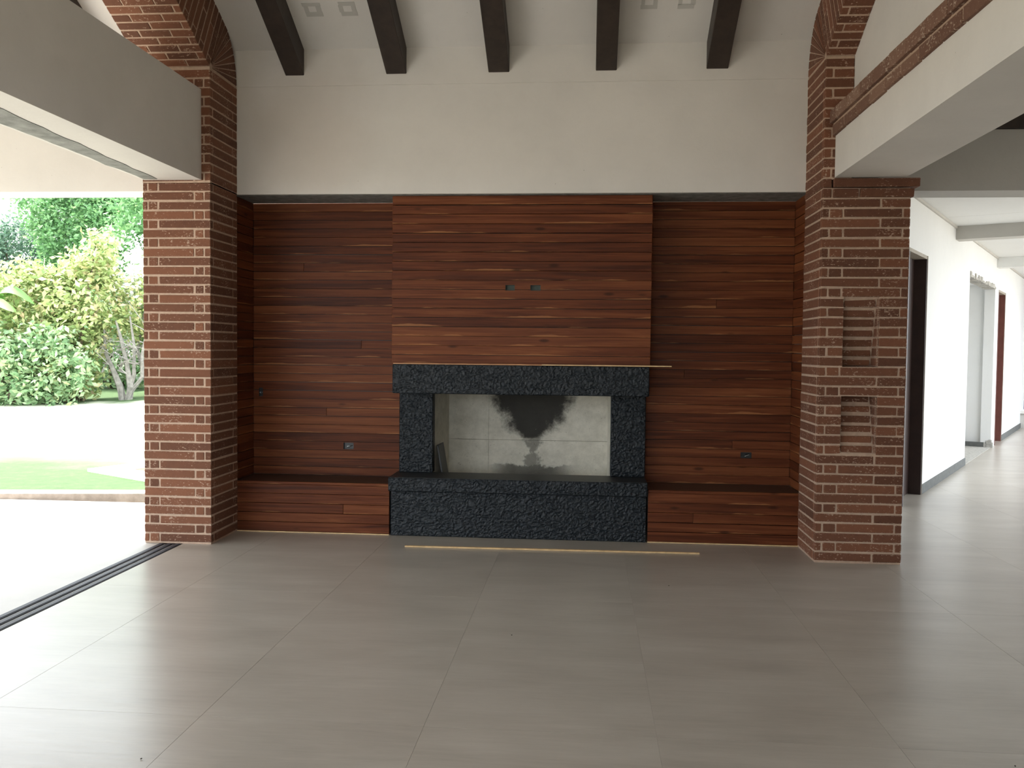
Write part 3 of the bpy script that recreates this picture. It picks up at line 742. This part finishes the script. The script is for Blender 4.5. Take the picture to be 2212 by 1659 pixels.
# crumbly edge over the opening and the chipped foot of its far side
m = MB(); rr = random.Random(5); s = 3.08
while s < 5.84:
    w_ = rr.uniform(.03, .10); hbox(m, s, min(s + w_, 5.85), -.148, .004 + rr.uniform(0, .012), 2.55 - rr.uniform(.0, .012), 2.55 + rr.uniform(.015, .07)); s += w_ * rr.uniform(.8, 1.1)
struct(m.build('trim_4', M['cement_lt']))
m = MB()
for k in range(7): hbox(m, 5.835 - .0, 5.875, -.10 + k * .018, -.08 + k * .018 + .004, 0, .09 + rr.uniform(-.03, .08))
struct(m.build('trim_5', M['cement_lt']))
def doorway(n, s0, s1, ztop, mat, lab_leaf):
    d = struct(bpy.data.objects.new('door_%d' % n, None)); C.objects.link(d); d.location = (HM @ Vector(((s0 + s1) / 2, -.07, 0)))
    for a, b in ((s0, s0 + .035), (s1 - .035, s1)):
        m = MB(); hbox(m, a, b, -.16, .006, 0, ztop - .035); m.build('jamb', mat, d)
    m = MB(); hbox(m, s0, s1, -.16, .006, ztop - .035, ztop); m.build('frame_head', M['paleframe'], d)
    m = MB(); hbox(m, s1 - .012, s1 + .004, -.02, .012, 0, ztop); m.build('frame_edge', M['paleframe'], d)
    m = MB(); hbox(m, s0 + .036, s1 - .036, -.158, -.118, .005, ztop - .037); m.build('door_leaf', mat, d)  # in doorway 1 a dark sheet standing for the unlit room beyond
doorway(1, -.95, 0.0, 2.53, M['door'], '')  # its leaf is a dark sheet standing for the unlit room beyond
doorway(2, 6.30, 7.20, 2.56, M['redwood'], '')
# end wall with a barred window
m = MB(); hbox(m, 10.56, 10.75, -.2, 3.2, 0, .30); hbox(m, 10.56, 10.75, -.2, 3.2, 2.5, 3.1)
struct(m.build('wall_hallway_end', M['gray']))
m = MB(); hbox(m, 10.50, 10.76, -.0, 3.2, .30, .35); struct(m.build('trim_6', M['pale_concrete']))
wd = struct(bpy.data.objects.new('window_1', None)); C.objects.link(wd); wd.location = HM @ Vector((10.6, 1.2, .35))
m = MB()
for nn in (0, .8, 1.6, 2.4, 3.15): hbox(m, 10.6, 10.66, nn, nn + .05, .35, 2.5)
m.build('window_frame', M['hall'], wd)
for r_ in range(10):
    for c_ in range(4):
        z0 = .35 + r_ * .215
        m = MB(); hbox(m, 10.62, 10.63, .05 + c_ * .8, .8 + c_ * .8, z0 + .035, z0 + .215); m.build('pane', M['pane'], wd)
        m = MB(); hbox(m, 10.61, 10.66, .05 + c_ * .8, .8 + c_ * .8, z0, z0 + .033); m.build('glazing_bar', M['hall'], wd)
# board and bucket left in the alcove
def leanbox(name, p, d, tilt, rz, mat, label, cat):
    Mx = Matrix.Translation(p) @ Matrix.Rotation(rz, 4, 'Z') @ Matrix.Rotation(tilt, 4, 'Y')
    o = MB().box((-d[0] / 2, -d[1] / 2, 0), (d[0] / 2, d[1] / 2, d[2]), Mx).build(name, mat, bev=.004); return tag(o, label, cat)
q = HM @ Vector((5.35, -.37, .007))
leanbox('plank_offcut', q, (.11, .03, .83), -.17, -.25, M['plywood'], 'orange wooden board leaning inside the raw hallway opening', 'board')
q = HM @ Vector((5.45, -.55, .006))
bk = thing('paint_bucket', 'small dark bucket with a pale rim behind the leaning board', 'bucket', q)
def lathe(name, prof, mat, par, seg=16):
    bm = bmesh.new(); rings = [[bm.verts.new((r * math.cos(2 * math.pi * k / seg), r * math.sin(2 * math.pi * k / seg), z)) for k in range(seg)] for r, z in prof]
    for a, b in zip(rings, rings[1:]):
        for k in range(seg): bm.faces.new((a[k], a[(k + 1) % seg], b[(k + 1) % seg], b[k]))
    bm.faces.new(rings[0][::-1]); me = bpy.data.meshes.new(name); bm.to_mesh(me); bm.free()
    return link(name, me, mat, par)
lathe('bucket_body', [(.10, 0), (.125, .26), (.118, .26), (.095, .02), (.02, .015)], M['black'], bk)
lathe('rim', [(.128, .245), (.132, .262), (.122, .268), (.117, .262)], M['steel'], bk)

# ------------------------------------------------------------------ garden
def ground_h(x, y):
    r_ = max(0, min(1, (y - 17.5) / 8)); s_ = max(0, min(1, (x + 12.2) / 3))
    return .05 + .55 * r_ * r_ * (3 - 2 * r_) * s_ + .25 * r_
nx, ny = 60, 50; xs = np.linspace(-60, 14, nx); ys = np.concatenate([np.linspace(8.36, 24, 34), np.linspace(26, 90, 16)])
def skew(x): return .14 * max(-1.6, min(1.2, x + 5.0)) + .0
vs = [(x, y if j else 8.36 + skew(x), ground_h(x, y)) for j, y in enumerate(ys) for x in xs]
fs = [(j * nx + i, j * nx + i + 1, (j + 1) * nx + i + 1, (j + 1) * nx + i) for j in range(ny - 1) for i in range(nx - 1)
      if not (xs[i + 1] > -3.4 and True)]
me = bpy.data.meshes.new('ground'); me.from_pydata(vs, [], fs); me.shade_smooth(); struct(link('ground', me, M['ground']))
struct(MB().box((-60, -30, -.3), (40, 90, -.09)).build('terrain', M['terrain']))
Mx = Matrix.Translation((-5.0, 8.153, 0)) @ Matrix.Rotation(math.atan(.146), 4, 'Z')
MB_ = MB().box((-12, 0, -.05), (1.9, .20, .053), Mx); c = MB_.build('curb', M['curb']); struct(c)
struct(MB().box((-12, .02, .052), (1.9, .20, .058), Mx).build('curb_top', M['pale_concrete']))
# grass tufts near the curb
rn = np.random.RandomState(4)
def leaves(name, P, size, mat, parent=None, up=.3, seed=1, loc=None, aspect=.5):
    rs = np.random.RandomState(seed); n = len(P); P = np.asarray(P, float)
    d = rs.normal(size=(n, 3)); d[:, 2] = d[:, 2] * .7 - up; d /= np.linalg.norm(d, axis=1)[:, None]
    s = np.cross(d, rs.normal(size=(n, 3))); s /= np.linalg.norm(s, axis=1)[:, None]
    nn = np.cross(d, s); L = size * rs.uniform(.6, 1.3, n)[:, None]; W = L * aspect * .5
    V = np.stack([P, P + d * L * .45 + s * W + nn * L * .06, P + d * L - nn * L * .08, P + d * L * .45 - s * W + nn * L * .06], 1).reshape(-1, 3)
    F = (np.arange(n)[:, None] * 4 + np.array([0, 1, 2, 3])).tolist()
    me = bpy.data.meshes.new(name)
    me.vertices.add(len(V)); me.vertices.foreach_set('co', V.astype('f').ravel())
    tri = (np.arange(n)[:, None] * 4 + np.array([0, 1, 2, 0, 2, 3])).reshape(-1)
    me.loops.add(len(tri)); me.loops.foreach_set('vertex_index', tri.astype('i'))
    me.polygons.add(2 * n); me.polygons.foreach_set('loop_start', np.arange(0, 6 * n, 3, dtype='i'))
    me.update(calc_edges=True)
    tone = np.repeat(rs.beta(2, 2, n), 4); at = me.attributes.new('tone', 'FLOAT', 'POINT'); at.data.foreach_set('value', tone.astype('f'))
    o = link(name, me, mat, parent)
    if parent is not None: o.location = -Vector(parent.location)
    return o
def crown_points(blobs, n, seed, shell=.45, clump=26):
    rs = np.random.RandomState(seed); vol = np.array([b[3] * b[4] * b[5] for b in blobs]) ** .67; cnt = (vol / vol.sum() * n).astype(int); out = []
    for b, k in zip(blobs, cnt):
        kc = max(2, k // clump); u = rs.normal(size=(kc, 3)); u /= np.linalg.norm(u, axis=1)[:, None]
        c = u * (rs.uniform(shell, 1, kc) ** .5)[:, None] * np.array(b[3:6]) + np.array(b[:3])
        p = np.repeat(c, clump, 0) + rs.normal(scale=.16 * (b[3] ** .4), size=(kc * clump, 3)); out.append(p)
    P = np.concatenate(out); return P[P[:, 2] > .12]
def shrub(name, label, cat, x, y, blobs, n, size, mat, bark, seed, stems=4, extra=None, group=None):
    gz = ground_h(x, y); t = thing(name, label, cat, (x, y, gz), group)
    rs = random.Random(seed); m = MB()
    for k in range(stems):
        b = blobs[k % len(blobs)]; a = (x + rs.uniform(-.15, .15), y + rs.uniform(-.1, .1), gz - .05)
        top = (b[0] + rs.uniform(-.4, .4), b[1] + rs.uniform(-.3, .3), b[2] + b[5] * .6)
        mid = tuple((a[i] * .5 + top[i] * .5) + rs.uniform(-.25, .25) for i in range(3))
        m.tube([a, mid, top], [.07, .045, .012], 6)
        for q_ in range(3):
            m.tube([mid, tuple(mid[i] + (rs.uniform(-.9, .9) if i < 2 else rs.uniform(.1, 1.1)) for i in range(3))], [.022, .006], 5)
    m.build('stems', bark, t)
    f = leaves('foliage', crown_points(blobs, n, seed), size, mat, t, seed=seed); f['kind'] = 'stuff'
    if extra:
        P, s2, m2, nm = extra; g = leaves(nm, P, s2, m2, t, seed=seed + 5); g['kind'] = 'stuff'
    return t
B = shrub
B('leafy_bush', 'pale yellow-green bush at the outer edge of the garden view', 'bush', -14.3, 20.3, [(-14.6, 20.4, 1.6, 1.2, .9, 1.5), (-13.7, 20.2, 2.4, 1.0, .8, 1.1), (-15.4, 20.8, 2.3, 1.2, .9, 1.2)], 8000, .17, M['leaf_lime'], M['bark'], 11)
B('leafy_bush', 'tall lime-green bush with a pointed top in the middle of the garden view', 'bush', -12.3, 20.4, [(-12.5, 20.3, 1.5, .9, .8, 1.4), (-12.0, 20.4, 2.6, .8, .7, 1.2), (-11.75, 20.4, 3.6, .42, .45, .75), (-12.9, 20.5, 2.6, .7, .7, .8)], 8000, .17, M['leaf_lime'], M['bark'], 12)
B('leafy_bush', 'broad mid-green bush low in front of the lime-green ones', 'bush', -13.0, 19.3, [(-13.5, 19.3, .9, 1.1, .5, .85), (-12.4, 19.4, 1.0, .9, .5, .9), (-14.6, 19.3, .9, .9, .5, .8)], 7000, .16, M['leaf_mid'], M['bark'], 13)
B('leafy_bush', 'mid-green bush behind the pale trunk by the brick column', 'bush', -10.6, 22.0, [(-10.9, 22.0, 2.4, .9, .8, 1.2), (-9.9, 22.2, 1.8, 1.0, .8, 1.5), (-11.3, 21.8, 3.2, .6, .6, .7)], 6500, .16, M['leaf_mid'], M['bark'], 14)
rs = np.random.RandomState(3)
P = rs.normal(scale=(.32, .25, .42), size=(900, 3)) + np.array([-10.95, 20.9, 3.35])
B('flowering_bush', 'bush with a cloud of white blossom beside the brick column', 'bush', -10.9, 21.0, [(-10.9, 21.0, 2.4, .55, .5, .9)], 1500, .14, M['leaf_lime'], M['bark_pale'], 15, 3, (P, .13, M['blossom'], 'blossom'))
# bare pale tree
t = thing('pale_trunk_tree', 'small tree with several pale twisting bare trunks near the brick column', 'tree', (-11.0, 20.3, .2))
m = MB(); x, y = -11.05, 20.3
for k, pts in enumerate((
    [(0, 0, .05), (-.12, 0, .55), (-.32, .05, .95), (-.50, .05, 1.35), (-.55, .1, 1.9)],
    [(.08, 0, .05), (.16, 0, .5), (.05, .05, 1.0), (-.08, .05, 1.6), (-.2, 0, 2.1)],
    [(.12, 0, .3), (.22, .05, .8), (.20, .1, 1.5), (.1, .1, 2.2)],
    [(.14, 0, .35), (.42, .05, .75), (.40, .1, 1.3), (.55, .1, 2.0)])):
    rad = [.105, .085, .06, .045, .02][:len(pts)] if k < 2 else [.06, .05, .038, .018]
    m.tube([(x + a, y + b, z) for a, b, z in pts], rad, 7)
m.build('trunk', M['bark_pale'], t)
m = MB(); rr = random.Random(9)
for k in range(26):
    a = (x + rr.uniform(-.6, .4), y + rr.uniform(-.2, .2), rr.uniform(.9, 1.7)); pts = [a]
    for q_ in range(3): a = (a[0] + rr.uniform(-.35, .35), a[1] + rr.uniform(-.15, .15), a[2] + rr.uniform(-.15, .35)); pts.append(a)
    m.tube(pts, [.02, .015, .01, .005], 5)
m.build('branches', M['bark_pale'], t)
# banana leaves at the edge of the frame
t = thing('banana_plant', 'banana plant with broad arching leaves among the bushes', 'plant', (-14.1, 19.6, .1))
m = MB(); m.tube([(-14.1, 19.6, 0), (-14.1, 19.6, 2.4)], [.12, .07], 8); m.build('stem', M['bark'], t)
for (dx, dy, L, h, dr) in ((1.0, -.1, 1.35, .62, .9), (1.0, -.5, 1.3, .32, .9), (-.9, -.3, 1.5, .5, .8), (.2, -1, 1.2, .5, .7)):
    vs = []; fs = []; N = 12; dd = Vector((dx, dy, 0)).normalized(); sd_ = Vector((-dd.y, dd.x, 0))
    for i in range(N + 1):
        u = i / N; c_ = Vector((-14.1, 19.6, 2.35)) + dd * L * u + Vector((0, 0, h * math.sin(u * 2.4) * 1.0 - .35 * dr * u * u)); wd_ = .21 * math.sin(math.pi * min(1, u * .93 + .06)) ** .6
        vs += [c_ - sd_ * wd_ - Vector((0, 0, wd_ * .8)), c_, c_ + sd_ * wd_ - Vector((0, 0, wd_ * .8))]
    for i in range(N):
        for q_ in (0, 1): k = i * 3 + q_; fs.append((k, k + 1, k + 4, k + 3))
    me = bpy.data.meshes.new('leaf'); me.from_pydata(vs, [], fs); me.shade_smooth()
    at = me.attributes.new('tone', 'FLOAT', 'POINT'); at.data.foreach_set('value', np.full(len(vs), .6, 'f'))
    o = link('leaf', me, M['banana'], t); o.location = -Vector(t.location)
# trees behind
B('garden_tree', 'tall fresh-green tree rising behind the bushes beside the brick column', 'tree', -17.0, 29.5, [(-17.6, 29.5, 5.6, 1.6, 1.4, 2.4), (-16.0, 29.3, 5.0, 1.8, 1.4, 2.6), (-18.6, 30, 6.6, 1.4, 1.2, 1.6), (-16.4, 30, 7.5, 1.5, 1.3, 1.6), (-15.4, 28.8, 3.6, 1.2, 1.2, 2.2)], 42000, .145, M['leaf_tree'], M['bark_pale'], 21, 6)
B('garden_tree', 'dark blue-green tree far behind at the outer edge of the garden view', 'tree', -21.0, 31, [(-21.2, 31, 4.4, 1.7, 1.2, 1.7), (-19.7, 31.5, 3.6, 1.3, 1.2, 1.6), (-22.8, 31, 4.6, 1.4, 1.2, 1.6), (-18.2, 31, 3.2, 1.3, 1.1, 1.6)], 30000, .14, M['leaf_dark'], M['bark'], 22, 5)
B('garden_tree', 'dark tall tree partly hidden behind the fresh-green tree', 'tree', -19.6, 33.5, [(-20.0, 33.5, 7.6, .9, 1.0, 1.6), (-19.0, 33.6, 6.4, 1.3, 1.0, 1.6), (-18.4, 33.6, 3.6, 1.6, 1.0, 2.2)], 26000, .15, M['leaf_dark'], M['bark'], 23, 4)
B('garden_tree', 'green tree hidden mostly behind the brick column', 'tree', -13.3, 27, [(-13.4, 27, 4.5, 1.7, 1.4, 2.6), (-12.2, 27, 3.2, 1.6, 1.2, 2.2), (-14.8, 27, 3.6, 1.3, 1.2, 1.8)], 13000, .19, M['leaf_tree'], M['bark'], 24, 4)
B('garden_tree', 'low green thicket behind the flowering bush', 'tree', -13.6, 24.4, [(-13.8, 24.4, 1.8, 1.8, .8, 1.6), (-11.4, 24.4, 1.6, 1.6, .8, 1.5), (-16.4, 24.6, 1.9, 1.6, .8, 1.6)], 13000, .17, M['leaf_mid'], M['bark'], 25, 4)
# concrete-edged pit in the lawn
t = thing('concrete_edging', 'pale concrete edging around bare soil set in the lawn', 'edging', (-4.6, 9.6, .05))
u = Vector((.85, -.527)); v = Vector((.43, .903)); A = Vector((-5.69, 9.63))
def pt(a, b): q_ = A + u * a + v * b; return (q_.x, q_.y)
m = MB()
for a0, a1, b0, b1 in ((0, 2.6, 0, .30), (0, .34, .30, 1.4), (2.2, 2.6, .3, 1.4), (0, 2.6, 1.4, 1.7)):
    m.prism([pt(a0, b0), pt(a1, b0), pt(a1, b1), pt(a0, b1)], -.02, .085, 2)
m.build('edge', M['pale_concrete'], t)
MB().prism([pt(.3, .28), pt(2.3, .28), pt(2.3, 1.45), pt(.3, 1.45)], .0, .060, 2).build('soil_bed', M['soil'], t)
